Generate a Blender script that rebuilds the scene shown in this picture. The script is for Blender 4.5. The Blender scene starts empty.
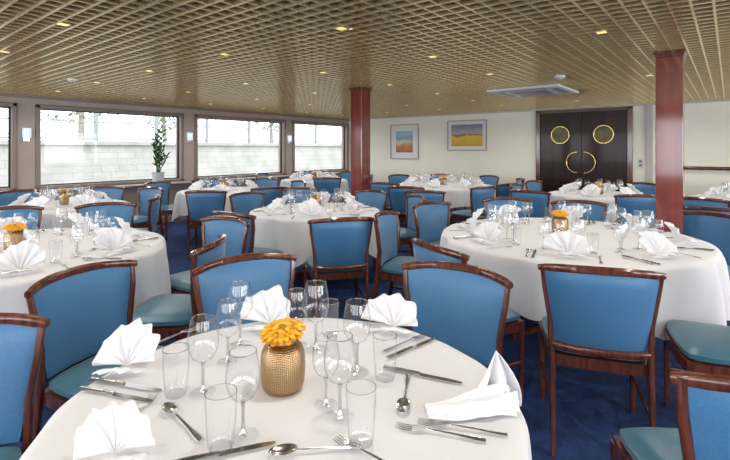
import bpy, bmesh, math, random
from mathutils import Vector, Matrix
random.seed(7)
C = bpy.context.scene.collection
PI = math.pi
CS, SN = math.cos(math.radians(38.8)), math.sin(math.radians(38.8))
EYE = 1.4; F = 454.0; HZ = 148.0
CEIL = 2.2; XL = -8.3; XR = 4.4; YB = 9.6; YR = -2.8
try:
    bpy.context.scene.view_settings.view_transform = 'Standard'
except Exception: pass

# ---------- placement: metres right of / ahead of the viewer -> room axes
def W(r, a): return Vector((CS*r - SN*a, SN*r + CS*a, 0))
def at(px, py, z):
    a = F*(EYE-z)/(py-HZ); r = (px-365)/F*a
    v = W(r, a); v.z = z; return v
def scr(p):
    r = CS*p.x + SN*p.y; a = -SN*p.x + CS*p.y
    return 365 + F*r/max(a, .05)
def face(d): return math.atan2(-d.x, d.y)

# ---------- mesh builder
class MB:
    def __init__(s): s.v = []; s.f = []
    def add(s, vs, fs):
        b = len(s.v); s.v += [tuple(v) for v in vs]; s.f += [tuple(b+i for i in f) for f in fs]; return s
    def box(s, x0, x1, y0, y1, z0, z1):
        return s.add([(x0,y0,z0),(x1,y0,z0),(x1,y1,z0),(x0,y1,z0),(x0,y0,z1),(x1,y0,z1),(x1,y1,z1),(x0,y1,z1)],
              [(3,2,1,0),(4,5,6,7),(0,1,5,4),(1,2,6,5),(2,3,7,6),(3,0,4,7)])
    def lathe(s, prof, seg=24, c=(0,0,0), loop=False):
        vs = []; fs = []; n = len(prof)
        for r, z in prof:
            for k in range(seg):
                a = 2*PI*k/seg; vs.append((c[0]+max(r,1e-5)*math.cos(a), c[1]+max(r,1e-5)*math.sin(a), c[2]+z))
        for i in range(n if loop else n-1):
            j = (i+1) % n
            for k in range(seg):
                fs.append((i*seg+k, i*seg+(k+1)%seg, j*seg+(k+1)%seg, j*seg+k))
        return s.add(vs, fs)
    def sweep(s, pts, rad, side, seg=8, sq=.6):
        pts = [Vector(p) for p in pts]; side = Vector(side).normalized(); n = len(pts); vs = []; fs = []
        if not isinstance(rad, list): rad = [rad]*n
        for i, p in enumerate(pts):
            t = (pts[min(i+1,n-1)]-pts[max(i-1,0)]).normalized()
            nn = t.cross(side).normalized(); sd = nn.cross(t).normalized(); a, b = rad[i]
            for k in range(seg):
                q = 2*PI*(k+.5)/seg; cx, cy = math.cos(q), math.sin(q)
                cx = math.copysign(abs(cx)**sq, cx); cy = math.copysign(abs(cy)**sq, cy)
                vs.append(p+sd*cx*a+nn*cy*b)
        for i in range(n-1):
            for k in range(seg): fs.append((i*seg+k, i*seg+(k+1)%seg, (i+1)*seg+(k+1)%seg, (i+1)*seg+k))
        fs.append(tuple(range(seg-1,-1,-1))); fs.append(tuple((n-1)*seg+k for k in range(seg)))
        return s.add(vs, fs)
    def slab(s, pos, nrm, th, nu=10, nv=8):
        nrm = Vector(nrm); vs = []; fs = []; top = {}; bot = {}
        for i in range(nu+1):
            for j in range(nv+1):
                u = -1+2*i/nu; v = -1+2*j/nv; p = Vector(pos(u,v)); t = th(u,v)
                top[i,j] = len(vs); vs.append(p+nrm*t); bot[i,j] = len(vs); vs.append(p-nrm*t)
        for i in range(nu):
            for j in range(nv):
                fs.append((top[i,j],top[i+1,j],top[i+1,j+1],top[i,j+1])); fs.append((bot[i,j+1],bot[i+1,j+1],bot[i+1,j],bot[i,j]))
        for i in range(nu):
            fs.append((bot[i,0],bot[i+1,0],top[i+1,0],top[i,0])); fs.append((top[i,nv],top[i+1,nv],bot[i+1,nv],bot[i,nv]))
        for j in range(nv):
            fs.append((top[0,j],top[0,j+1],bot[0,j+1],bot[0,j])); fs.append((bot[nu,j],bot[nu,j+1],top[nu,j+1],top[nu,j]))
        return s.add(vs, fs)
    def surf(s, fn, nu, nv, closed=False):
        vs = [fn(i/nu, j/nv) for i in range(nu+(0 if closed else 1)) for j in range(nv+1)]
        m = nv+1; fs = []
        for i in range(nu):
            i2 = (i+1) % nu if closed else i+1
            for j in range(nv): fs.append((i*m+j, i2*m+j, i2*m+j+1, i*m+j+1))
        return s.add(vs, fs)
    def build(s, name, mat, parent=None, smooth=True, bevel=0, solid=0, loc=None, kind=None, angle=40):
        me = bpy.data.meshes.new(name); me.from_pydata(s.v, [], s.f)
        bm = bmesh.new(); bm.from_mesh(me); bmesh.ops.recalc_face_normals(bm, faces=bm.faces)
        bm.to_mesh(me); bm.free()
        if smooth:
            for p in me.polygons: p.use_smooth = True
            try: me.set_sharp_from_angle(angle=math.radians(angle))
            except Exception: pass
        me.materials.append(mat)
        o = bpy.data.objects.new(name, me); C.objects.link(o)
        if parent: o.parent = parent
        if loc is not None: o.location = loc
        if solid:
            m = o.modifiers.new('solid', 'SOLIDIFY'); m.thickness = solid; m.offset = 0
        if bevel:
            m = o.modifiers.new('bevel', 'BEVEL'); m.width = bevel; m.segments = 2; m.limit_method = 'ANGLE'
        if kind: o['kind'] = kind
        return o

def tag(o, label, cat, group=None):
    o['label'] = label; o['category'] = cat
    if group: o['group'] = group
    return o
def thing(name, label, cat, loc=(0,0,0), rz=0, group=None):
    o = bpy.data.objects.new(name, None); C.objects.link(o); o.location = loc; o.rotation_euler = (0,0,rz)
    o.empty_display_size = .1
    if label: tag(o, label, cat, group)
    return o
def copy_tree(o, parent=None):
    c = o.copy(); C.objects.link(c)
    if parent: c.parent = parent
    for ch in list(o.children): copy_tree(ch, c)
    return c
class Proto:
    def __init__(s, root): s.root = root; s.used = False
    def put(s, loc, rz=0, scale=1):
        o = copy_tree(s.root) if s.used else s.root
        s.used = True; o.location = loc; o.rotation_euler = (0,0,rz); o.scale = (scale,)*3; return o

# ---------- materials
def mat(name, col, rough=.5, metal=0, noise=0, nscale=20, bump=0, bscale=80, coat=0, sheen=0, emis=None, estr=0, spec=.5):
    m = bpy.data.materials.new(name); m.use_nodes = True; nt = m.node_tree; b = nt.nodes['Principled BSDF']
    b.inputs['Base Color'].default_value = (*col, 1); b.inputs['Roughness'].default_value = rough; b.inputs['Metallic'].default_value = metal
    b.inputs['Specular IOR Level'].default_value = spec
    if coat: b.inputs['Coat Weight'].default_value = coat; b.inputs['Coat Roughness'].default_value = .08
    if sheen: b.inputs['Sheen Weight'].default_value = sheen
    if emis: b.inputs['Emission Color'].default_value = (*emis,1); b.inputs['Emission Strength'].default_value = estr
    tc = nt.nodes.new('ShaderNodeTexCoord')
    if noise:
        n = nt.nodes.new('ShaderNodeTexNoise'); n.inputs['Scale'].default_value = nscale; n.inputs['Detail'].default_value = 4
        nt.links.new(tc.outputs['Object'], n.inputs['Vector'])
        r = nt.nodes.new('ShaderNodeValToRGB'); r.color_ramp.elements[0].position = .3; r.color_ramp.elements[1].position = .7
        r.color_ramp.elements[0].color = (*[c*(1-noise) for c in col],1); r.color_ramp.elements[1].color = (*[min(1,c*(1+noise)) for c in col],1)
        nt.links.new(n.outputs['Fac'], r.inputs['Fac']); nt.links.new(r.outputs['Color'], b.inputs['Base Color'])
    if bump:
        n2 = nt.nodes.new('ShaderNodeTexNoise'); n2.inputs['Scale'].default_value = bscale
        nt.links.new(tc.outputs['Object'], n2.inputs['Vector'])
        bp = nt.nodes.new('ShaderNodeBump'); bp.inputs['Strength'].default_value = bump; bp.inputs['Distance'].default_value = .01
        nt.links.new(n2.outputs['Fac'], bp.inputs['Height']); nt.links.new(bp.outputs['Normal'], b.inputs['Normal'])
    return m
def wood(name, c1, c2, scale=(30,30,2), rough=.3, coat=.4, spec=.5):
    m = mat(name, c1, rough, coat=coat, spec=spec); nt = m.node_tree; b = nt.nodes['Principled BSDF']
    tc = nt.nodes.new('ShaderNodeTexCoord'); mp = nt.nodes.new('ShaderNodeMapping'); mp.inputs['Scale'].default_value = scale
    n = nt.nodes.new('ShaderNodeTexNoise'); n.inputs['Scale'].default_value = 1; n.inputs['Detail'].default_value = 5; n.inputs['Distortion'].default_value = .6
    r = nt.nodes.new('ShaderNodeValToRGB'); r.color_ramp.elements[0].position=.35; r.color_ramp.elements[1].position=.65
    r.color_ramp.elements[0].color=(*c1,1); r.color_ramp.elements[1].color=(*c2,1)
    nt.links.new(tc.outputs['Object'], mp.inputs['Vector']); nt.links.new(mp.outputs['Vector'], n.inputs['Vector'])
    nt.links.new(n.outputs['Fac'], r.inputs['Fac']); nt.links.new(r.outputs['Color'], b.inputs['Base Color'])
    return m
M = {}
M['linen'] = mat('white linen cloth', (.755,.74,.755), .8, noise=.04, nscale=3, bump=.25, bscale=7, sheen=.1)
M['napkin'] = mat('white napkin cotton', (.83,.83,.855), .8, bump=.06, bscale=60)
M['blue'] = mat('blue chair fabric', (.056,.190,.385), .36, noise=.10, nscale=160, bump=.12, bscale=300, sheen=.3)
M['teal'] = mat('teal seat fabric', (.042,.145,.205), .34, noise=.10, nscale=120, bump=.1, bscale=300, sheen=.2)
M['chairwood'] = wood('brown chair wood', (.070,.017,.008), (.155,.042,.019), (40,40,6), .22, .7)
M['mahogany'] = wood('red mahogany veneer', (.135,.014,.009), (.215,.028,.017), (14,14,1.2), .12, 1.0)
M['door'] = wood('dark door veneer', (.012,.004,.0025), (.030,.010,.005), (10,10,1), .35, .15, .25)
M['cream'] = mat('cream painted wall', (.93,.90,.78), .7, noise=.02, nscale=3)
M['mauve'] = mat('taupe window surround', (.42,.34,.30), .45, noise=.05, nscale=5)
M['taupe'] = mat('brown taupe moulding', (.24,.18,.155), .35, noise=.05, nscale=5)
M['sill'] = mat('pale sill laminate', (.50,.48,.46), .35, noise=.05, nscale=5)
M['rubber'] = mat('dark window gasket', (.03,.03,.03), .5)
M['gold'] = mat('olive gold ceiling slat', (.68,.54,.29), .22, .75, noise=.06, nscale=4)
M['gold2'] = mat('brass gold cross slat', (.80,.65,.37), .22, .70, noise=.08, nscale=4)
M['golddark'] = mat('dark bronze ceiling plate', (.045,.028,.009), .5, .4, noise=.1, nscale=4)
M['brass'] = mat('polished brass', (.50,.36,.14), .25, 1)
M['steel'] = mat('polished cutlery steel', (.74,.73,.72), .18, 1)
M['handle'] = mat('satin knife handle', (.42,.41,.40), .25, 1)
M['white'] = mat('white plastic', (.8,.8,.8), .4)
M['grey'] = mat('grey plastic', (.25,.25,.26), .4)
M['orange'] = mat('orange petals', (.90,.34,.012), .5, noise=.3, nscale=45)
M['yellow'] = mat('yellow petals', (.92,.50,.03), .5, noise=.2, nscale=40)
M['brownc'] = mat('flower centre', (.50,.20,.02), .8, noise=.4, nscale=300, bump=.6, bscale=300)
M['stem'] = mat('green stem', (.03,.10,.02), .6)
M['leaf'] = mat('dark green leaf', (.010,.055,.008), .7, noise=.3, nscale=12, spec=.2)
M['pot'] = mat('grey ceramic pot', (.60,.62,.68), .25)
M['soil'] = mat('potting soil', (.03,.02,.012), .9, bump=.5)
M['rail'] = mat('painted quay railing', (.30,.32,.32), .6)
M['foliage'] = mat('outdoor leaves', (.20,.27,.14), .7, noise=.3, nscale=1)
M['bark'] = mat('tree bark', (.38,.34,.30), .9, noise=.3)
M['water'] = mat('river water', (.25,.30,.30), .15, noise=.1, nscale=.5)
M['lamp'] = mat('warm downlight lens', (1,.80,.35), .4, emis=(1,.72,.22), estr=1.0)
M['sconce'] = mat('frosted sconce glass', (.6,.68,.8), .35, emis=(.70,.82,1), estr=.6)
def stonemat():
    m = mat('pale embankment stone', (.5,.48,.44), .9, bump=.2, bscale=4); nt=m.node_tree; b=nt.nodes['Principled BSDF']
    tc=nt.nodes.new('ShaderNodeTexCoord'); sp=nt.nodes.new('ShaderNodeSeparateXYZ'); cb=nt.nodes.new('ShaderNodeCombineXYZ')
    br=nt.nodes.new('ShaderNodeTexBrick'); br.inputs['Scale'].default_value=1; br.inputs['Brick Width'].default_value=.55; br.inputs['Row Height'].default_value=.21; br.inputs['Mortar Size'].default_value=.012
    br.inputs['Color1'].default_value=(.45,.435,.405,1); br.inputs['Color2'].default_value=(.50,.485,.45,1); br.inputs['Mortar'].default_value=(.39,.375,.35,1)
    n=nt.nodes.new('ShaderNodeTexNoise'); n.inputs['Scale'].default_value=1.6; n.inputs['Detail'].default_value=5
    mx=nt.nodes.new('ShaderNodeMix'); mx.data_type='RGBA'; mx.blend_type='MULTIPLY'; mx.inputs[0].default_value=.45
    r=nt.nodes.new('ShaderNodeValToRGB'); r.color_ramp.elements[0].color=(.5,.51,.48,1); r.color_ramp.elements[0].position=.3; r.color_ramp.elements[1].position=.65
    L=nt.links.new; L(tc.outputs['Object'],sp.inputs[0]); L(sp.outputs['Y'],cb.inputs['X']); L(sp.outputs['Z'],cb.inputs['Y']); L(cb.outputs[0],br.inputs['Vector'])
    L(tc.outputs['Object'],n.inputs['Vector']); L(n.outputs['Fac'],r.inputs['Fac']); L(br.outputs['Color'],mx.inputs[6]); L(r.outputs['Color'],mx.inputs[7]); L(mx.outputs[2],b.inputs['Base Color'])
    return m
M['stone'] = stonemat()
M['vase'] = mat('beaded bronze gold vase', (.50,.34,.17), .26, .95)
def weave():
    m = M['vase']; nt = m.node_tree; b = nt.nodes['Principled BSDF']; L=nt.links.new
    def mth(op, a=None, c=None):
        n=nt.nodes.new('ShaderNodeMath'); n.operation=op
        for i,x in enumerate((a,c)):
            if x is None: continue
            if isinstance(x,(int,float)): n.inputs[i].default_value=x
            else: L(x,n.inputs[i])
        return n.outputs[0]
    tc = nt.nodes.new('ShaderNodeTexCoord'); sp=nt.nodes.new('ShaderNodeSeparateXYZ'); L(tc.outputs['Object'],sp.inputs[0])
    an=mth('ARCTAN2',sp.outputs['Y'],sp.outputs['X']); s1=mth('SINE',mth('MULTIPLY',an,70)); s2=mth('SINE',mth('MULTIPLY',sp.outputs['Z'],1500))
    h=mth('MULTIPLY',mth('ADD',mth('MULTIPLY',s1,.7),1.2),mth('ADD',s2,1)); hh=mth('MULTIPLY',h,.25)
    r = nt.nodes.new('ShaderNodeValToRGB'); r.color_ramp.elements[0].color=(.28,.17,.08,1); r.color_ramp.elements[1].color=(.62,.43,.24,1); r.color_ramp.elements[1].position=.8
    L(hh, r.inputs['Fac']); L(r.outputs['Color'], b.inputs['Base Color'])
    bp = nt.nodes.new('ShaderNodeBump'); bp.inputs['Strength'].default_value=.35; bp.inputs['Distance'].default_value=.0015
    L(hh, bp.inputs['Height']); L(bp.outputs['Normal'], b.inputs['Normal'])
weave()
def carpet():
    m = mat('blue patterned carpet', (.02,.05,.22), .95, bump=.3, bscale=250); nt = m.node_tree; b = nt.nodes['Principled BSDF']
    tc = nt.nodes.new('ShaderNodeTexCoord'); n = nt.nodes.new('ShaderNodeTexNoise'); n.inputs['Scale'].default_value=9; n.inputs['Detail'].default_value=2; n.inputs['Distortion'].default_value=1.5
    r = nt.nodes.new('ShaderNodeValToRGB'); e=r.color_ramp.elements
    e[0].position=.38; e[0].color=(.009,.028,.105,1); e[1].position=.62; e[1].color=(.016,.050,.180,1)
    nt.links.new(tc.outputs['Object'], n.inputs['Vector']); nt.links.new(n.outputs['Fac'], r.inputs['Fac']); nt.links.new(r.outputs['Color'], b.inputs['Base Color'])
    return m
M['carpet'] = carpet()
def glassmat(name, t0, t1, t2, g0, g1, g2):
    m = bpy.data.materials.new(name); m.use_nodes=True; nt=m.node_tree; nt.nodes.clear(); L=nt.links.new
    o=nt.nodes.new('ShaderNodeOutputMaterial'); mx=nt.nodes.new('ShaderNodeMixShader'); tr=nt.nodes.new('ShaderNodeBsdfTransparent'); gl=nt.nodes.new('ShaderNodeBsdfGlossy')
    gl.inputs['Roughness'].default_value=.05; gl.inputs['Color'].default_value=(1,1,1,1)
    lw=nt.nodes.new('ShaderNodeLayerWeight'); lw.inputs['Blend'].default_value=.5
    rp=nt.nodes.new('ShaderNodeValToRGB'); e=rp.color_ramp.elements; e[0].color=(t0,t0+.005,t0+.01,1); e[1].color=(t2,t2+.01,t2+.02,1); e[0].position=.5; e[1].position=.98
    k=e.new(.86); k.color=(t1,t1+.01,t1+.02,1)
    fr=nt.nodes.new('ShaderNodeValToRGB'); e=fr.color_ramp.elements; e[0].color=(g0,g0,g0,1); e[1].color=(g2,g2,g2,1); e[0].position=.4; e[1].position=1
    k=e.new(.82); k.color=(g1,g1,g1,1)
    L(lw.outputs['Facing'], rp.inputs['Fac']); L(rp.outputs['Color'], tr.inputs['Color']); L(lw.outputs['Facing'], fr.inputs['Fac'])
    L(fr.outputs['Color'], mx.inputs['Fac']); L(tr.outputs[0], mx.inputs[1]); L(gl.outputs[0], mx.inputs[2]); L(mx.outputs[0], o.inputs['Surface'])
    return m
M['glass'] = glassmat('clear drinking glass', .985,.80,.06, .08,.24,.60)
M['rimglass'] = glassmat('bright glass edge', .85,.7,.5, .5,.65,.85)
M['stemglass'] = glassmat('solid glass stem', .70,.40,.15, .35,.45,.6)
def panemat():
    m = bpy.data.materials.new('window pane'); m.use_nodes=True; nt=m.node_tree; nt.nodes.clear()
    o=nt.nodes.new('ShaderNodeOutputMaterial'); mx=nt.nodes.new('ShaderNodeMixShader'); tr=nt.nodes.new('ShaderNodeBsdfTransparent'); gl=nt.nodes.new('ShaderNodeBsdfGlossy')
    gl.inputs['Roughness'].default_value=.02; mx.inputs['Fac'].default_value=.04; tr.inputs['Color'].default_value=(.97,.98,.98,1)
    nt.links.new(tr.outputs[0], mx.inputs[1]); nt.links.new(gl.outputs[0], mx.inputs[2]); nt.links.new(mx.outputs[0], o.inputs['Surface'])
    return m
M['pane'] = panemat()

# ---------- room shell
MB().box(XL-.2, XR+.2, YR-.2, YB+.2, -.1, 0).build('floor', M['carpet'], smooth=False, kind='structure')
LD = .055
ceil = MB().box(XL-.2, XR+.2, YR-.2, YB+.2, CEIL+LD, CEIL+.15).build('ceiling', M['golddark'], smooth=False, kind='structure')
P = .10
lat = MB(); x = XL+.03
while x < XR: lat.box(x-.007, x+.007, YR, YB, CEIL, CEIL+LD); x += P
lat.build('ceiling_lattice', M['gold'], ceil, smooth=False)
lat = MB(); y = YR+.03
while y < YB: lat.box(XL, XR, y-.009, y+.009, CEIL-.001, CEIL+LD-.001); y += P
lat.build('cross_lattice', M['gold2'], ceil, smooth=False)
SILL, HEAD = .80, 2.02
wins = [(-2.95,-.66), (-.33,1.97), (2.31,4.62), (4.96,7.22), (7.55,9.5)]
def window_wall(name, fixed, lo, hi, wins, axis, out):
    b = MB(); a0, a1 = sorted((fixed, fixed+.18*out))
    def bx(m, s0, s1, z0, z1, e0=0, e1=0):
        if axis == 'x': m.box(a0-e0, a1+e1, s0, s1, z0, z1)
        else: m.box(s0, s1, a0-e0, a1+e1, z0, z1)
    bx(b, lo, hi, 0, SILL); bx(b, lo, hi, HEAD, CEIL+.05); c = lo
    for w0, w1 in wins:
        bx(b, c, w0, SILL, HEAD); c = w1
    bx(b, c, hi, SILL, HEAD)
    return b.build(name, M['mauve'], smooth=False, kind='structure')
window_wall('wall_left', XL, YR, YB, wins, 'x', -1)
window_wall('wall_right', XR, YR, YB, [(-2,1),(1.6,4.4),(5,8)], 'x', 1)
window_wall('wall_rear', YR, XL, XR, [(-7.5,-4.9),(-4.4,-1.8),(-1.3,1.3),(1.7,3.8)], 'y', -1)
MB().box(XL-.18, XR+.18, YB, YB+.18, 0, CEIL+.05).build('wall_back', M['cream'], smooth=False, kind='structure')
n = 0
for w0, w1 in wins:
    n += 1
    f = MB(); e = .055; x0, x1 = XL-.06, XL+.035
    f.box(x0,x1,w0-e,w0+.01,SILL-.045,HEAD+.05); f.box(x0,x1,w1-.01,w1+e,SILL-.045,HEAD+.05)
    f.box(x0,x1,w0-e,w1+e,HEAD-.01,HEAD+.05); f.box(x0,x1,w0-e,w1+e,SILL-.045,SILL+.01)
    o = f.build('window_%d' % n, M['taupe'], smooth=False, bevel=.012, kind='structure')
    g = MB(); x0, x1 = XL-.09, XL-.062
    g.box(x0,x1,w0,w0+.028,SILL,HEAD); g.box(x0,x1,w1-.028,w1,SILL,HEAD); g.box(x0,x1,w0,w1,HEAD-.028,HEAD); g.box(x0,x1,w0,w1,SILL,SILL+.028)
    g.build('window_gasket', M['rubber'], o, smooth=False)
    MB().add([(XL-.08,w0,SILL),(XL-.08,w1,SILL),(XL-.08,w1,HEAD),(XL-.08,w0,HEAD)],[(0,1,2,3)]).build('window_pane', M['pane'], o, smooth=False)
MB().box(XL-.02, XL+.20, YR, YB, SILL-.075, SILL-.045).build('trim_1', M['sill'], smooth=False, bevel=.006, kind='structure')
MB().box(XL, XL+.05, YR, YB, CEIL-.045, CEIL).build('trim_2', M['taupe'], smooth=False, kind='structure')
MB().box(XL+.05, XR, YB-.04, YB, CEIL-.03, CEIL).build('trim_3', M['sill'], smooth=False, kind='structure')
MB().box(XL, XL+.015, YR, YB, 0, .1).build('baseboard_left', M['taupe'], smooth=False, kind='structure')
MB().box(XL, -3.16, YB-.015, YB, 0, .1).build('baseboard_back', M['taupe'], smooth=False, kind='structure')

# ---------- doors
DX0, DX1, DH = -3.05, -1.48, 2.12
fr = MB(); fr.box(DX0-.09,DX0,YB-.05,YB,0,DH+.05); fr.box(DX1,DX1+.09,YB-.05,YB,0,DH+.05); fr.box(DX0-.09,DX1+.09,YB-.05,YB,DH,DH+.05)
fr.build('trim_4', M['chairwood'], smooth=False, bevel=.008, kind='structure')
mid = (DX0+DX1)/2
def disc_y(r0, r1, y0, y1, cx, cz, seg=32):
    m = MB(); vs=[]; fs=[]
    for k in range(seg):
        a=2*PI*k/seg
        for r,y in ((r0,y0),(r1,y0),(r1,y1),(r0,y1)): vs.append((cx+r*math.cos(a), y, cz+r*math.sin(a)))
    for k in range(seg):
        k2=(k+1)%seg
        for q in range(4): fs.append((k*4+q,k*4+(q+1)%4,k2*4+(q+1)%4,k2*4+q))
    return m.add(vs,fs)
PG = mat('olive porthole glass',(.17,.14,.05),.3,0,noise=.5,nscale=7,spec=.25)
for n,(x0,x1,s) in enumerate(((DX0+.005,mid-.004,1),(mid+.004,DX1-.005,-1)),1):
    d = MB().box(x0,x1,YB-.035,YB-.002,.01,DH-.005)
    d.box(x0+.08,x1-.08,YB-.043,YB-.035,.15,.80)
    d = d.build('door_%d'%n, M['door'], smooth=False, bevel=.004, kind='structure')
    cx=(x0+x1)/2
    disc_y(.158,.180,YB-.055,YB-.034,cx,1.66).build('porthole_ring', M['brass'], d, bevel=.004)
    disc_y(.001,.159,YB-.044,YB-.036,cx,1.66).build('porthole_glass', PG, d)
    hx = mid - s*.07; pts=[]
    for k in range(15):
        a = -PI/2+PI*k/14
        pts.append((hx - s*math.cos(a)*.19, YB-.09, 1.12+math.sin(a)*.20))
    h = MB().sweep(pts, (.012,.012), (0,1,0), 8, 1)
    h.sweep([(hx,YB-.095,1.32),(hx,YB-.034,1.32)],(.01,.01),(1,0,0),8,1); h.sweep([(hx,YB-.095,.92),(hx,YB-.034,.92)],(.01,.01),(1,0,0),8,1)
    h.build('door_handle', M['brass'], d)
sw = thing('light_switch','white twin switch plate right of the double doors','switch',(-1.27,YB-.002,1.12))
MB().box(-.045,.045,-.012,0,-.09,.09).build('plate',M['white'],sw,smooth=False,bevel=.004)
MB().box(-.025,.025,-.018,-.012,.01,.06).build('rocker',M['grey'],sw,smooth=False); MB().box(-.025,.025,-.018,-.012,-.06,-.01).build('rocker',M['grey'],sw,smooth=False)
hr = thing('handrail','dark wooden handrail on the back wall at right','handrail',(0,0,0))
MB().sweep([(-1.0,YB-.07,1.06),(XR-.1,YB-.07,1.06)],(.022,.03),(0,1,0),8,.6).build('rail',M['chairwood'],hr)
for x in (-.8,.6,2.0,3.4): MB().box(x-.02,x+.02,YB-.07,YB-.001,1.03,1.05).build('bracket',M['brass'],hr,smooth=False)
MB().box(-1.17,-1.08,YB-.06,YB,0,CEIL).build('trim_5',M['sill'],smooth=False,kind='structure')

# ---------- pictures
def picmat(name, stops, sc, amt=.3):
    m = bpy.data.materials.new(name); m.use_nodes=True; nt=m.node_tree; b=nt.nodes['Principled BSDF']; b.inputs['Roughness'].default_value=.4
    tc=nt.nodes.new('ShaderNodeTexCoord'); sp=nt.nodes.new('ShaderNodeSeparateXYZ'); n=nt.nodes.new('ShaderNodeTexNoise'); n.inputs['Scale'].default_value=sc
    mp=nt.nodes.new('ShaderNodeMapRange'); mp.inputs['To Min'].default_value=-amt; mp.inputs['To Max'].default_value=amt
    ad=nt.nodes.new('ShaderNodeMath'); r=nt.nodes.new('ShaderNodeValToRGB')
    nt.links.new(tc.outputs['Generated'],sp.inputs[0]); nt.links.new(tc.outputs['Generated'],n.inputs['Vector']); nt.links.new(n.outputs['Fac'],mp.inputs['Value'])
    nt.links.new(sp.outputs['Z'],ad.inputs[0]); nt.links.new(mp.outputs[0],ad.inputs[1]); nt.links.new(ad.outputs[0],r.inputs['Fac']); nt.links.new(r.outputs['Color'],b.inputs['Base Color'])
    e=r.color_ramp.elements
    while len(e)<len(stops): e.new(.5)
    for k,(p,c) in enumerate(stops): e[k].position=p; e[k].color=(*c,1)
    return m
def picture(x0,x1,z0,z1,border,pm,fm,label):
    cx,cz=(x0+x1)/2,(z0+z1)/2; w,h=(x1-x0)/2,(z1-z0)/2
    t=thing('framed_picture',label,'picture',(cx,YB-.002,cz)); f=MB(); e=.022
    f.box(-w,-w+e,-.035,0,-h,h); f.box(w-e,w,-.035,0,-h,h); f.box(-w+e,w-e,-.035,0,-h,-h+e); f.box(-w+e,w-e,-.035,0,h-e,h)
    f.build('frame',fm,t,smooth=False,bevel=.003)
    MB().box(-w+e,w-e,-.015,-.005,-h+e,h-e).build('mount',M['white'],t,smooth=False)
    MB().box(-w+border,w-border,-.02,-.015,-h+border,h-border).build('print',pm,t,smooth=False)
M['fr1']=mat('pale picture frame',(.45,.38,.30),.4)
picture(-6.85,-6.0,1.12,2.0,.17,picmat('painted sea view',[(0,(.35,.12,.04)),(.3,(.55,.25,.08)),(.45,(.65,.6,.5)),(.6,(.2,.38,.55)),(1,(.4,.55,.65))],3),M['fr1'],'nearly square framed picture of blue sky over orange on a white mount')
picture(-5.2,-4.22,1.34,2.04,.10,picmat('painted field view',[(0,(.70,.38,.03)),(.42,(.85,.55,.06)),(.48,(.22,.20,.08)),(.56,(.50,.44,.42)),(1,(.20,.23,.36))],3,.2),M['fr1'],'wide framed landscape of a yellow field under a grey violet sky')

# ---------- red columns
for (x,y,l) in ((-.39,4.56,'square red mahogany column at right, nearest the viewer'),(-3.84,4.68,'square red mahogany column beside the middle of the room')):
    t=thing('column',l,'column',(x,y,0)); h=.095
    MB().box(-h,h,-h,h,.1,CEIL-.05).build('shaft',M['mahogany'],t,smooth=False,bevel=.006)
    m=MB().box(-h-.016,h+.016,-h-.016,h+.016,CEIL-.028,CEIL-.002); m.box(-h-.006,h+.006,-h-.006,h+.006,CEIL-.05,CEIL-.028); m.build('top_moulding',M['chairwood'],t,smooth=False,bevel=.003)
    MB().box(-h-.012,h+.012,-h-.012,h+.012,0,.1).build('plinth',M['chairwood'],t,smooth=False,bevel=.004)

# ---------- ceiling fittings
dl = thing('downlight',None,None); m=MB(); a,b=.037,.030
m.box(-a,a,-a,-b,-.005,.004); m.box(-a,a,b,a,-.005,.004); m.box(-a,-b,-b,b,-.005,.004); m.box(b,a,-b,b,-.005,.004); m.build('trim_ring',M['gold'],dl,smooth=False)
MB().box(-b,b,-b,b,-.003,.002).build('lens',M['lamp'],dl,smooth=False)
DL=Proto(dl)
for ix in range(-4,4):
    for iy in range(-3,6):
        x=-2.02+1.33*ix; y=2.26+1.2*iy
        if abs(x+.39)<.36 and abs(y-4.56)<.3: continue
        if abs(x+2.13)<.6 and abs(y-6.37)<.62: continue
        r=CS*x+SN*y; a=-SN*x+CS*y
        if a>2.3 and abs(r/a)<.86:
            o=DL.put((x,y,CEIL)); tag(o,'small square warm downlight set in the gold lattice ceiling','ceiling light','square downlights in the lattice ceiling')
        if (ix+iy)%2==0:
            l=bpy.data.lights.new('lamp','SPOT'); l.energy=34; l.spot_size=math.radians(165); l.spot_blend=.8; l.shadow_soft_size=.07; l.color=(1,.96,.89)
            lo=bpy.data.objects.new('lamp',l); C.objects.link(lo); lo.location=(x,y,CEIL-.03)
ac=thing('air_conditioner','white square air conditioning cassette in the ceiling','air conditioner',(-2.13,6.37,CEIL-.002))
MB().box(-.48,.48,-.48,.48,-.03,.0).build('panel',M['white'],ac,smooth=False,bevel=.012)
MB().box(-.24,.24,-.24,.24,-.036,-.03).build('grille',M['grey'],ac,smooth=False)
for sx,sy in ((1,0),(-1,0),(0,1),(0,-1)):
    MB().box(sx*.37-(.04 if sx else .3),sx*.37+(.04 if sx else .3),sy*.37-(.04 if sy else .3),sy*.37+(.04 if sy else .3),-.034,-.03).build('vent_flap',M['grey'],ac,smooth=False)
def ceil_at(px,py):
    a=F*(CEIL-EYE)/(HZ-py); r=(px-365)/F*a; v=W(r,a); v.z=CEIL-.001; return v
for px,py,l in ((73,79,'white round smoke detector on the ceiling at left'),(560,76,'white round smoke detector near the air conditioner')):
    t=thing('smoke_detector',l,'smoke detector',ceil_at(px,py))
    MB().lathe([(0,0),(.055,0),(.055,-.015),(.03,-.03),(0,-.032)],24).build('housing',M['white'],t)
    MB().lathe([(.012,-.03),(.012,-.04),(0,-.042)],12).build('sensor',M['grey'],t)
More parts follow.
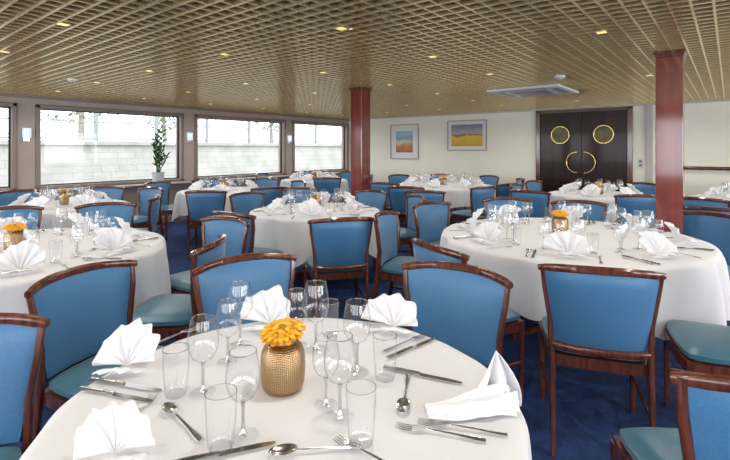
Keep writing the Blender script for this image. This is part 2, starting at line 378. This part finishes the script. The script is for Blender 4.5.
for y,l in ((2.14,'lit wall sconce between the left edge windows'),(4.79,'lit wall sconce between the second and third windows'),(7.38,'lit wall sconce on the farthest window pillar')):
    t=thing('wall_sconce',l,'wall lamp',(XL,y,1.62))
    MB().box(.0,.03,-.04,.04,-.12,.02).build('back_plate',M['steel'],t,smooth=False,bevel=.004)
    MB().surf(lambda u,v:(.03+.06*math.sin(PI*u),-.055*math.cos(PI*u),-.07+.15*v),14,2).build('shade',M['sconce'],t,solid=.004)

# ---------- outside
MB().box(-60,XL-1,-40,60,-2.2,-2.0).build('river',M['water'],smooth=False,kind='structure')
q=MB(); q.add([(-15,-40,-2),(-15,60,-2),(-15.9,60,1.5),(-15.9,-40,1.5),(-60,60,1.5),(-60,-40,1.5)],[(0,1,2,3),(3,2,4,5)]); q.box(-16.3,-15.75,-40,60,1.5,1.62)
q.build('embankment',M['stone'],smooth=False,kind='structure')
rl=thing('quay_railing','grey quay railing outside above the stone embankment','railing',(-16,0,1.62))
rr=MB()
for z in (.08,.62,1.05): rr.box(-.02,.02,-12,34,z-.022,z+.022)
rr.build('rail',M['rail'],rl,smooth=False)
for k in range(24): MB().box(-.05,.05,-12.05+k*2,-11.95+k*2,0,1.15).build('post',M['rail'],rl,smooth=False)
bl=MB()
for k in range(23):
    y0=-12+k*2
    for s in (0,1):
        bl.sweep([(0,y0+.1,.08+s*.97),(0,y0+1.9,1.05-s*.97)],(.015,.015),(1,0,0),4,1)
bl.build('lattice_bars',M['rail'],rl,smooth=False)
tr=thing('tree',None,None); MB().sweep([(0,0,0),(.1,0,1.5),(0,.1,3.2)],[(.12,.12),(.09,.09),(.06,.06)],(0,1,0),8,1).build('trunk',M['bark'],tr)
cr=MB()
for k in range(1100):
    d=Vector((random.gauss(0,1),random.gauss(0,1),random.gauss(0,1))).normalized()*(random.random()**.4)
    p=Vector((d.x*1.6,d.y*1.9,2.6+d.z*1.9)); a=Vector((random.gauss(0,1),random.gauss(0,1),random.gauss(0,1))).normalized()*.10; b=a.cross(d+Vector((.1,.2,.3))).normalized()*.06
    cr.add([p-a,p+b,p+a,p-b],[(0,1,2,3)])
cr.build('crown',M['foliage'],tr,smooth=False)
TR=Proto(tr)
for k,y in enumerate((-2,3.5,8,13,19)):
    tag(TR.put((-23-(k%2)*2,y,1.5),k*1.3,1+.1*(k%3)),'leafy pale green tree beyond the quay railing outside the windows','tree','trees on the quay')

# ---------- chair
ch=thing('dining_chair',None,None)
def seatpos(u,v):
    w=.205+.035*(v+1)/2; k=1-.10*(abs(u*v)**3); return (u*w*k, v*.215*k, .452+.012*(1-u*u)*(1-v*v))
MB().slab(seatpos,(0,0,1),lambda u,v:.010+.024*(max(0,1-abs(u)**5)*max(0,1-abs(v)**5))**.5,14,14).build('seat',M['teal'],ch)
MB().slab(lambda u,v:(u*(.212+.035*(v+1)/2)*(1-.06*abs(u*v)**3), v*.222*(1-.06*abs(u*v)**3), .405),(0,0,1),lambda u,v:.026,8,8).build('seat_frame',M['chairwood'],ch)
def backpos(u,v):
    t=(v+1)/2; w=.188+.050*t; x=u*w; return (x,-.222-.055*t+.055*u*u*(.4+.6*t),.475+.352*t+.010*t*(1-u*u))
MB().slab(backpos,(0,1,0),lambda u,v:.006+.018*(max(0,1-abs(u)**4)*max(0,1-abs(v)**4))**.5,14,12).build('backrest',M['blue'],ch)
pts=[]; rd=[]
for k in range(17):
    u=-1+2*k/16; pts.append((u*.260,-.283+.080*abs(u)**2.2,.853-.022*abs(u)**2.5)); rd.append((.018 if abs(u)<.95 else .014,.013+.003*(1-u*u)))
MB().sweep(pts,rd,(0,0,1),8,.7).build('top_rail',M['chairwood'],ch)
MB().sweep([(-.20,-.222,.478),(-.1,-.238,.472),(0,-.243,.470),(.1,-.238,.472),(.20,-.222,.478)],(.016,.012),(0,0,1),8,.6).build('lower_rail',M['chairwood'],ch)
for s in (-1,1):
    MB().sweep([(s*.205,-.30,0),(s*.202,-.25,.22),(s*.203,-.218,.44),(s*.212,-.20,.60),(s*.235,-.205,.74),(s*.245,-.222,.842)],
        [(.011,.013),(.013,.016),(.014,.020),(.012,.017),(.011,.015),(.011,.013)],(1,0,0),8,.6).build('leg',M['chairwood'],ch)
    MB().sweep([(s*.222,.195,0),(s*.224,.195,.2),(s*.226,.192,.42)],[(.011,.011),(.014,.014),(.018,.018)],(1,0,0),8,.5).build('leg',M['chairwood'],ch)
    MB().sweep([(s*.224,.19,.20),(s*.203,-.25,.20)],(.008,.011),(1,0,0),8,.5).build('stretcher',M['chairwood'],ch)
CH=Proto(ch)

# ---------- glassware (thin single walls)
def wine(name='wine_glass'):
    t=thing(name,None,None); sg=32
    out=[(.001,.080),(.011,.0825),(.026,.093),(.0355,.110),(.0395,.130),(.0385,.152),(.034,.176),(.0305,.195)]
    MB().lathe(out,sg).build('bowl',M['glass'],t,angle=80)
    MB().lathe([(.0298,.1958),(.0313,.1958),(.0313,.1940),(.0298,.1940)],sg,loop=True).build('rim',M['rimglass'],t)
    MB().lathe([(.011,.004),(.0050,.012),(.0038,.035),(.0038,.068),(.007,.081)],12).build('stem',M['stemglass'],t)
    MB().lathe([(0,.004),(.012,.0045),(.033,.002),(.0352,.001),(.0345,.0)],sg).build('foot',M['glass'],t)
    return Proto(t)
def tumbler():
    t=thing('water_tumbler',None,None)
    MB().lathe([(.020,.001),(.0250,.004),(.0275,.012),(.0310,.06),(.0330,.100),(.0332,.125)],28).build('glass_wall',M['glass'],t,angle=60)
    MB().lathe([(0,.001),(.019,.001),(.0250,.009),(0,.008)],28).build('glass_base',M['glass'],t,angle=60)
    MB().lathe([(.0325,.1260),(.0340,.1260),(.0340,.1242),(.0325,.1242)],28,loop=True).build('rim',M['rimglass'],t)
    return Proto(t)
WG=wine(); TB=tumbler()
def wine_far():
    m=MB(); m.lathe([(0,.004),(.035,.001)],14); m.lathe([(.004,.004),(.0038,.082)],6)
    m.lathe([(.002,.080),(.026,.093),(.0395,.130),(.037,.160),(.0305,.195)],14); m.lathe([(.0295,.196),(.0318,.196),(.0318,.193),(.0295,.193)],14,loop=True)
    return Proto(m.build('wine_glass',M['glass'],angle=70))
def tumbler_far():
    return Proto(MB().lathe([(0,.002),(.028,.002),(.0345,.125)],14).build('water_tumbler',M['glass'],angle=60))
WF=wine_far(); TF=tumbler_far()

# ---------- cutlery (lies along +y, tip at +y)
def hand(m,l0,l1,w=.0075):
    m.sweep([(0,l0,.004),(0,l0+.02,.0045),(0,(l0+l1)/2,.006),(0,l1,.008)],[(w,.0016),(w*1.1,.0018),(w*.55,.0016),(w*.42,.0016)],(1,0,0),8,.8)
fk=MB(); hand(fk,-.10,.035)
fk.slab(lambda u,v:(u*(.0055+.0065*min(1,(v+1)*.8)),.048+.016*v,.0065-.003*v),(0,0,1),lambda u,v:.0009,4,6)
for k in range(4):
    x=-.0103+.00687*k; fk.sweep([(x,.062,.004),(x,.08,.0028),(x*.95,.102,.006)],[(.0020,.001),(.0018,.001),(.0010,.0008)],(1,0,0),6,.8)
FK=Proto(fk.build('fork',M['steel']))
sp=MB(); hand(sp,-.10,.04)
def bowl(u,v):
    a=2*PI*u; r=v; w=.0185*(1+.12*math.sin(a)*-1); return (r*w*math.cos(a), .066+r*.031*math.sin(a), .0035+.006*r*r+.0015*(1-math.sin(a))*r)
sp.surf(bowl,24,6,True); SP=Proto(sp.build('spoon',M['steel'],solid=.0012,angle=80))
kf=thing('table_knife',None,None)
MB().sweep([(0,-.115,.005),(0,-.06,.0055),(0,-.005,.006)],[(.009,.004),(.0085,.0045),(.006,.0035)],(1,0,0),8,.9).build('handle',M['handle'],kf)
MB().slab(lambda u,v:(u*.0085*(1-.55*max(0,v)**3)+.001,.055+.06*v,.0035),(0,0,1),lambda u,v:.0007,4,10).build('blade',M['steel'],kf)
KF=Proto(kf)

# ---------- napkins
def tri(x): x=x%1; return 4*abs(x-.5)-1
def soft(x): t=tri(x); return math.sin(t*PI/2)*.3+t*.7
def napkin(kind, seed, n=6, amp=.016):
    m=MB()
    if kind==0:   # open fan: unequal folds rising from a gathered foot, a second lower layer in front
        rnd=random.Random(seed); jt=[rnd.uniform(.86,1.08) for _ in range(n+2)]; am=[rnd.uniform(.75,1.25) for _ in range(n+2)]
        def J(a,u):
            q=u*n; i=min(int(q),n-1); f=q-i; f=f*f*(3-2*f); return a[i]*(1-f)+a[i+1]*f
        def fan(u,v):
            a=math.radians(-80+160*u+4*math.sin(u*7+seed)); e=abs(2*u-1); L=.120*(1-.14*e*e)*J(jt,u)*(1-.028*(tri(u*n+.5)+1))
            up=math.cos(a)*L*v; pl=amp*J(am,u)*(v**.7)*soft(u*n+.12*v)
            return (math.sin(a)*L*v*1.02+.010*math.sin(seed+2.5*v)*v, .028+.24*up+.06*max(0,v-.6)*(1-e)+pl-.05*e*e*v, .004+max(0,up)+.006*v)
        m.surf(fan,n*8,10)
        def cuff(u,v):
            a=math.radians(-74+148*u+5*math.sin(u*5+seed)); L=.076*(1+.12*math.sin(u*9+seed))
            return (math.sin(a)*L*v*1.15+.006*math.sin(seed), -.016-.045*math.cos(a)*v+.012*soft(u*(n-2)+.2)*v, .004+math.cos(a)*.050*v*(1.35-v))
        m.surf(cuff,(n-2)*10,8)
    else:          # loose low drape sweeping up to a leaning point on one side
        def peak(u,v):
            w=(1-v)**.8; x=(u-.5)*.14*w+.035+.026*v+.008*math.sin(v*4); z=.003+.108*v-.02*abs(u-.5)*(1-v); y=.030*soft(u*2.1+.2+.2*v)*(w+.1)+.02*v*v
            return (x,y,z)
        m.surf(peak,44,12)
        def tail(u,v):
            e=(v-.5)*2; return (-.125+.20*u,-.07+.125*v*(.45+.55*u)+.010*math.sin(u*6+seed),.004+.018*math.sin(PI*u*.9+.2)*(1-abs(e)**2)+.030*u*u*(1-abs(e))+.009*soft(v*2.3+u)*(1-abs(e)))
        m.surf(tail,24,28)
        m.surf(lambda u,v:(-.085+.17*u,-.025-.055*v*(1-.35*u)+.006*math.sin(9*u),.010+.034*math.sin(PI*min(1,v+.15))*u+.006*math.sin(6*u)*(1-v)),20,10)
    return Proto(m.build('napkin',M['napkin'],solid=.0016,angle=30))
NP=[napkin(0,1,6,.017),napkin(0,2,5,.020),napkin(2,3),napkin(0,5,6,.018),napkin(0,8,5,.021)]

# ---------- vase and flower
vs=thing('vase',None,None)
MB().lathe([(0,0),(.044,0),(.052,.004),(.0575,.018),(.0600,.05),(.0600,.080),(.0575,.100),(.051,.115),(.042,.124),(.034,.128),(.034,.121),(.043,.112),(.052,.09),(.052,.02),(0,.015)],48).build('body',M['vase'],vs,angle=60)
MB().lathe([(.032,.126),(.0345,.126),(.034,.134),(.036,.140),(.039,.144),(.033,.144),(.031,.134),(.031,.126)],36,loop=True).build('neck',M['brass'],vs)
VS=Proto(vs)
def gerbera(pm, inner):
    t=thing('gerbera',None,None)
    MB().sweep([(0,0,-.10),(.004,0,-.05),(0,0,.004)],(.003,.003),(1,0,0),8,1).build('stem',M['stem'],t)
    for ring,(n_,L,z0,rise) in enumerate(((21,.058,.008,.003),(19,.051,.011,.006),(17,.037,.013,.009),(13,.022,.015,.010))):
        m=MB()
        for k in range(n_):
            a=2*PI*(k+.5*ring)/n_+.05*math.sin(k*5.3+ring); ca,sa=math.cos(a),math.sin(a); jr=1+.05*math.sin(k*3.1+ring)
            def pet(u,v):
                r=.006+L*jr*v; w=((.0104-.0012*ring)*math.sin(PI*min(1,.20+.70*v))**.5)*(1 if v<.99 else .6); q=(u-.5)*2*w
                z=z0+rise*math.sin(v*2.0)-.006*v*v+.004*abs(u-.5)-.0015*(k%2)
                return (r*ca-q*sa, r*sa+q*ca, z)
            m.surf(pet,4,7)
        m.build('petals',pm if ring in (0,2) else inner,t,angle=60)
    MB().lathe([(.012,.015),(.011,.021),(.007,.024),(0,.024)],16).build('flower_centre',M['brownc'],t)
    MB().lathe([(0,0),(.008,.002),(.014,.010),(.010,.015)],12).build('calyx',M['stem'],t)
    return Proto(t)
GO=gerbera(M['orange'],M['yellow']); GY=gerbera(M['yellow'],M['orange'])

# ---------- tables
REG={}
ORD=['','second','third','fourth','fifth','sixth','seventh','eighth','ninth','tenth','eleventh','twelfth','thirteenth','fourteenth','fifteenth','sixteenth','seventeenth','eighteenth','nineteenth','twentieth']
def reg(kind,tbl,o): REG.setdefault((kind,tbl),[]).append(o)
T={ # name: centre (right, ahead), radius, words
 'near':(( -.190,1.175),.57,'the nearest round table'),
 'right':((1.50,3.38),.90,'the large round table at right'),
 'left':((-2.22,2.88),.86,'the table at the left edge'),
 'middle':((-.52,4.78),.66,'the middle table before the far column'),
 'window1':((-3.43,5.2),.62,'the first table along the windows'),
 'window2':((-2.16,7.0),.66,'the second table along the windows'),
 'window3':((-1.05,9.4),.66,'the farthest table along the windows'),
 'back':((1.38,8.0),.85,'the back table between the columns'),
 'doors':((3.30,6.4),.66,'the table before the double doors'),
 'corner':((4.9,5.75),.66,'the back table at the right edge')}
for s_i,(key,((r,a),R,words)) in enumerate(T.items()):
    c=W(r,a)
    t=thing('dining_table','round dining table under a white cloth, '+words,'table',c)
    MB().lathe([(0,.70),(R-.03,.70),(R-.012,.708),(R-.012,.738),(R-.018,.744),(0,.744)],64).build('tabletop',M['chairwood'],t)
    MB().lathe([(0,.05),(.06,.05),(.055,.10),(.04,.2),(.04,.6),(.07,.70),(0,.70)],24).build('pedestal',M['chairwood'],t)
    for k in range(4):
        q=PI/4+k*PI/2; d=Vector((math.cos(q),math.sin(q),0)); L=min(.42,R*.55)
        MB().sweep([d*.03+Vector((0,0,.10)),d*L*.6+Vector((0,0,.06)),d*L+Vector((0,0,.02))],[(.025,.03),(.022,.025),(.02,.018)],(-d.y,d.x,0),8,.6).build('foot',M['chairwood'],t)
    nw=max(9,int(R*16)); ph=s_i*1.7
    def cloth(u,v):
        th=2*PI*u
        if v<.45:
            rr=R*(v/.45)**.8; return (rr*math.cos(th),rr*math.sin(th),.7490+.0012*(.5+.5*math.sin(3*th+4*v+ph))*v)
        s=(v-.45)/.55; cn=math.cos(4*th+ph); Lh=.34+.08*cn+.02*math.sin(9*th+ph)
        w1=math.sin(nw*th+ph+1.2*math.sin(3*th)); w1=1-2*(1-(w1+1)/2)**1.6
        w2=math.sin(int(nw*1.7)*th+2*ph+.5*math.sin(5*th))
        rr=R+.002+.006*min(1,s*8)**.5+.043*(s**.5)*(w1*.85+.4*w2+.90)*(.7+.3*cn)
        z=.7495-(s**1.12)*(Lh+.016*w1)
        return (rr*math.cos(th),rr*math.sin(th),z)
    o=MB().surf(cloth,300,30,True).build('tablecloth',M['linen'],angle=75); o.location=c
    tag(o,'draped white tablecloth on '+words,'tablecloth')
    v=VS.put(c+Vector((0,0,.751)),s_i)
    tag(v,'gold beaded vase at the centre of '+words,'vase')
    og=key in('near','right','left','doors')
    fl=(GO if og else GY).put(c+Vector((0,0,.751+.142)),s_i,1)
    fl.rotation_euler=(.25,-.15,s_i)
    if key=='near':
        v.location=at(283,388,.751); fl.location=v.location+Vector((0,0,.148)); fl.rotation_euler=(math.radians(12),math.radians(-4),math.radians(38.8)); fl.scale=(.98,)*3
    if key=='right':
        v.location=at(560,233,.751); fl.location=v.location+Vector((0,0,.142))
    tag(fl,('orange' if og else 'yellow')+' gerbera in the vase on '+words,'flower')

# near table, set as in the photograph
TZ=.7515
for px,py,kd,ro,sc in ((124,370,3,44,.88),(268,328,4,34,1.0),(392,330,1,25,.95),(476,402,2,40,1.08),(114,460,0,62,.76)):
    reg('napkin','near',NP[kd].put(at(px,py,TZ),math.radians(ro),sc))
for px,py,sc in ((203,393,1.02),(243,436,.98),(340,417,1.0),(316,350,1.1),(357,372,1.04),(240,345,1.04),(228,362,.95),(297,345,.92),(326,405,.88)):
    reg('wine','near',WG.put(at(px,py,TZ),random.random(),sc))
for px,py,sc in ((176,396,1.0),(385,380,1.0),(361,444,1.0),(221,450,1.0),(330,336,.95)):
    reg('tumbler','near',TB.put(at(px,py,TZ),random.random(),sc))
def cut(pr,kind,x0,y0,x1,y1):
    a=at(x0,y0,TZ); b=at(x1,y1,TZ); reg(kind,'near',pr.put((a+b)/2,face(b-a),1))
cut(KF,'knife',88,380,165,392); cut(KF,'knife',84,390,150,402)
cut(SP,'spoon',207,448,160,402); cut(FK,'fork',108,438,146,404)
cut(SP,'spoon',408,376,402,418); cut(FK,'fork',515,437,412,422); cut(FK,'fork',480,441,402,428)
cut(KF,'knife',398,371,447,381); cut(FK,'fork',384,352,425,336); cut(KF,'knife',395,356,430,341)
cut(SP,'spoon',360,448,268,456); cut(FK,'fork',395,470,352,448); cut(KF,'knife',190,462,250,449)
cut(FK,'fork',158,344,188,332)

def settings(key,n,off,full):
    (r,a),R,words=T[key]; c=W(r,a)
    for k in range(n):
        q=off+2*PI*k/n; d=Vector((math.cos(q),math.sin(q),0)); s=Vector((-d.y,d.x,0)); rz=face(-d)
        rr=R-.18; jit=random.uniform(-.02,.02)
        def p(ra,sd,z=TZ): v=c+d*ra+s*sd; v.z=z; return v
        reg('napkin',key,NP[(0,4,1,3,0)[(k*2+len(key))%5]].put(p(rr,jit),rz+random.uniform(-.35,.35),random.uniform(1.08,1.28)))
        w=WG if full else WF; tb=TB if full else TF
        reg('wine',key,w.put(p(rr-.19,.06+jit),0,1.04)); reg('wine',key,w.put(p(rr-.22,-.05+jit),0,.94)); reg('tumbler',key,tb.put(p(rr-.14,.155),0,.98))
        if R>.8: reg('wine',key,w.put(p(rr-.16,-.14+jit),0,.88))
        if full:
            reg('fork',key,FK.put(p(rr+.02,.185 if R>.8 else .17),rz,1)); reg('knife',key,KF.put(p(rr+.02,-.175),rz,1))
            if R>.8: reg('spoon',key,SP.put(p(rr+.02,-.21),rz,1))
settings('right',8,.25,True); settings('left',8,.6,True); settings('middle',6,.2,True)
for k,n,o in (('window1',6,.1),('window2',6,.4),('window3',6,.0),('back',8,.3),('doors',6,.5),('corner',6,.2)): settings(k,n,o,False)

# ---------- chairs: (x, y of rail top in view, table, twist deg)
RAILS=[]
COLS=[Vector((-.39,4.56,0)),Vector((-3.84,4.68,0))]
def chair(r,a,key,twist=0,fd=None,gap=0):
    p=W(r,a); c=W(*T[key][0])
    d=(c-p).normalized() if fd is None else W(*fd).normalized()
    d.rotate(Matrix.Rotation(math.radians(twist),3,'Z')); d.z=0
    org=p+d*.27; org.z=0
    if fd is None:
        e=org-c; e.z=0; mn=T[key][1]+.25
        if e.length<mn: org=c+e.normalized()*mn; org.z=0
    if gap and (any((org-x).length<gap for x in RAILS) or any((org-x).length<.42 for x in COLS) or any((org-W(*T[k2][0])).length<T[k2][1]+.26 for k2 in T if k2!=key)): return
    o=CH.put(org,face(d)); reg('chair',key,o); RAILS.append(org.copy())
def cpx(px,py,key,twist=0,gap=0):
    a=F*(EYE-.87)/(py-HZ); chair((px-365)/F*a,a,key,twist,None,gap)
chair(-1.29,1.41,'near',fd=(.46,-.89)); cpx(78,267,'near',18); cpx(243,255,'near',14); cpx(447,270,'near')
chair(1.01,1.03,'near',fd=(.12,1))
cpx(600,264,'right'); cpx(438,241,'right',-10); cpx(406,213,'right',-8); cpx(440,203,'right'); cpx(578,201,'right',5)
chair(2.78,3.72,'right',12); chair(1.99,2.09,'right',fd=(-.85,.35)); cpx(505,197,'right')
cpx(186,219,'left',28); cpx(216,238,'left',10); cpx(107,202,'left',12); cpx(8,206,'left')
cpx(343,217,'middle'); cpx(232,211,'middle'); cpx(258,193,'middle'); cpx(366,191,'middle',-8); cpx(394,196,'middle'); cpx(300,187,'middle')
for a_ in ((128,189,'window1',0),(152,195,'window1',25),(205,190,'window2',0),(262,186,'window2',-20),(236,187,'window2',0),(180,186,'window2',30),
           (424,190,'back',0),(462,191,'back',-20),(486,186,'back',25),(405,186,'back',10),(510,183,'back',0),(383,182,'back',20),
           (528,190,'doors',20),(556,192,'doors',0),(640,194,'doors',0),(520,184,'doors',-20),(622,184,'doors',0),(700,197,'corner',0),(716,207,'corner',10),(676,186,'corner',0)):
    cpx(*a_,gap=.55)
for key,n,off in (('window1',7,.6),('window2',7,.1),('window3',6,.5),('back',9,.7),('doors',7,.0),('corner',6,.35)):
    (r,a),R,_=T[key]; c=W(r,a)
    for k in range(n):
        q=off+2*PI*k/n; org=c+Vector((math.cos(q),math.sin(q),0))*(R+.28)
        if org.x<XL+.45 or org.y>YB-.4: continue
        if any((org-x).length<.56 for x in RAILS) or any((org-x).length<.42 for x in COLS): continue
        if any((org-W(*T[k2][0])).length<T[k2][1]+.28 for k2 in T if k2!=key): continue
        d=(c-org).normalized(); o=CH.put(org,face(d)+random.uniform(-.3,.3)); reg('chair',key,o); RAILS.append(org)

# ---------- potted plant on the sill
pl=thing('potted_plant','tall slender dark green plant in a pale grey pot on the windowsill','potted plant',(XL+.11,4.12,SILL-.045))
MB().lathe([(0,0),(.085,0),(.095,.01),(.108,.19),(.115,.20),(.104,.20),(.098,.18),(0,.175)],28).build('pot',M['pot'],pl)
MB().lathe([(.098,.170),(.05,.182),(0,.184)],20).build('soil',M['soil'],pl)
st=MB(); lf=MB()
for k in range(7):
    a=k*2.4; tp=Vector((.03+.04*math.cos(a),.20*math.sin(a)*random.uniform(.3,1),(1.0,.62,.8,.5,.9,.7,.95)[k]))
    base=Vector((.02*math.cos(a),.02*math.sin(a),.17))
    pts=[base.lerp(tp,q/5)+Vector((0,0,.04*math.sin(PI*q/5))) for q in range(6)]
    st.sweep(pts,[(.010-.001*q,)*2 for q in range(6)],(1,0,0),6,1)
    for q in range(12):
        t_=.2+.8*q/11; p=base.lerp(tp,t_)+Vector((0,0,.04*math.sin(PI*t_)))
        sd=1 if q%2 else -1; d=Vector((random.uniform(-.1,.2),sd*.7,random.uniform(.4,1.3))).normalized()*random.uniform(.09,.13)
        w=d.cross(Vector((1,0,0))).normalized()*.016
        lf.add([p,p+d*.4+w,p+d,p+d*.4-w],[(0,1,2,3)])
st.build('stems',M['stem'],pl); lf.build('leaves',M['leaf'],pl,smooth=False)

# ---------- labels
LOOK={'napkin':('white folded napkin','napkin','on'),'wine':('clear stemmed wine glass','wine glass','on'),'tumbler':('clear straight tumbler','tumbler','on'),
 'fork':('steel fork','fork','on'),'spoon':('steel spoon','spoon','on'),'knife':('steel table knife','knife','on'),'chair':('blue dining chair','chair','at')}
for (kind,key),obs in REG.items():
    obs.sort(key=lambda o:scr(o.matrix_basis.translation)); n=len(obs); look,cat,pr=LOOK[kind]; words=T[key][2]
    for i,o in enumerate(obs):
        if n==1: w=''
        elif i==0: w=', leftmost'
        elif i==n-1: w=', rightmost'
        elif i<=(n-1)/2: w=', %s from the left'%ORD[i]
        else: w=', %s from the right'%ORD[n-1-i]
        tag(o,'%s%s %s %s'%(look,w,pr,words),cat,{'napkin':'napkins','wine':'wine glasses','tumbler':'tumblers','fork':'forks','spoon':'spoons','knife':'knives','chair':'blue chairs'}[kind]+' '+pr+' '+words)

# ---------- light
w=bpy.data.worlds.new('sky'); bpy.context.scene.world=w; w.use_nodes=True
bg=w.node_tree.nodes['Background']; bg.inputs['Color'].default_value=(.92,.96,1,1); bg.inputs['Strength'].default_value=3.0
def area(loc,rot,sx,sy,e,col=(.93,.96,1)):
    l=bpy.data.lights.new('daylight','AREA'); l.shape='RECTANGLE'; l.size=sx; l.size_y=sy; l.energy=e; l.color=col
    o=bpy.data.objects.new('daylight',l); C.objects.link(o); o.location=loc; o.rotation_euler=rot
for y0,y1 in ((-2,1),(1.6,4.4),(5,8)): area((XR+.1,(y0+y1)/2,1.41),(0,PI/2,0),1.2,y1-y0,72)
for x0,x1,e in ((-7.5,-4.9,60),(-4.4,-1.8,42),(-1.3,1.3,20),(1.7,3.8,24)): area(((x0+x1)/2,YR-.1,1.41),(PI/2,0,0),x1-x0,1.2,e)

cd=bpy.data.cameras.new('camera'); co=bpy.data.objects.new('camera',cd); C.objects.link(co)
co.location=(0,0,EYE); co.rotation_euler=(PI/2,0,math.radians(38.8)); cd.sensor_width=36; cd.lens=F/730*36; cd.shift_y=-(230-HZ)/730; cd.clip_start=.05
bpy.context.scene.camera=co
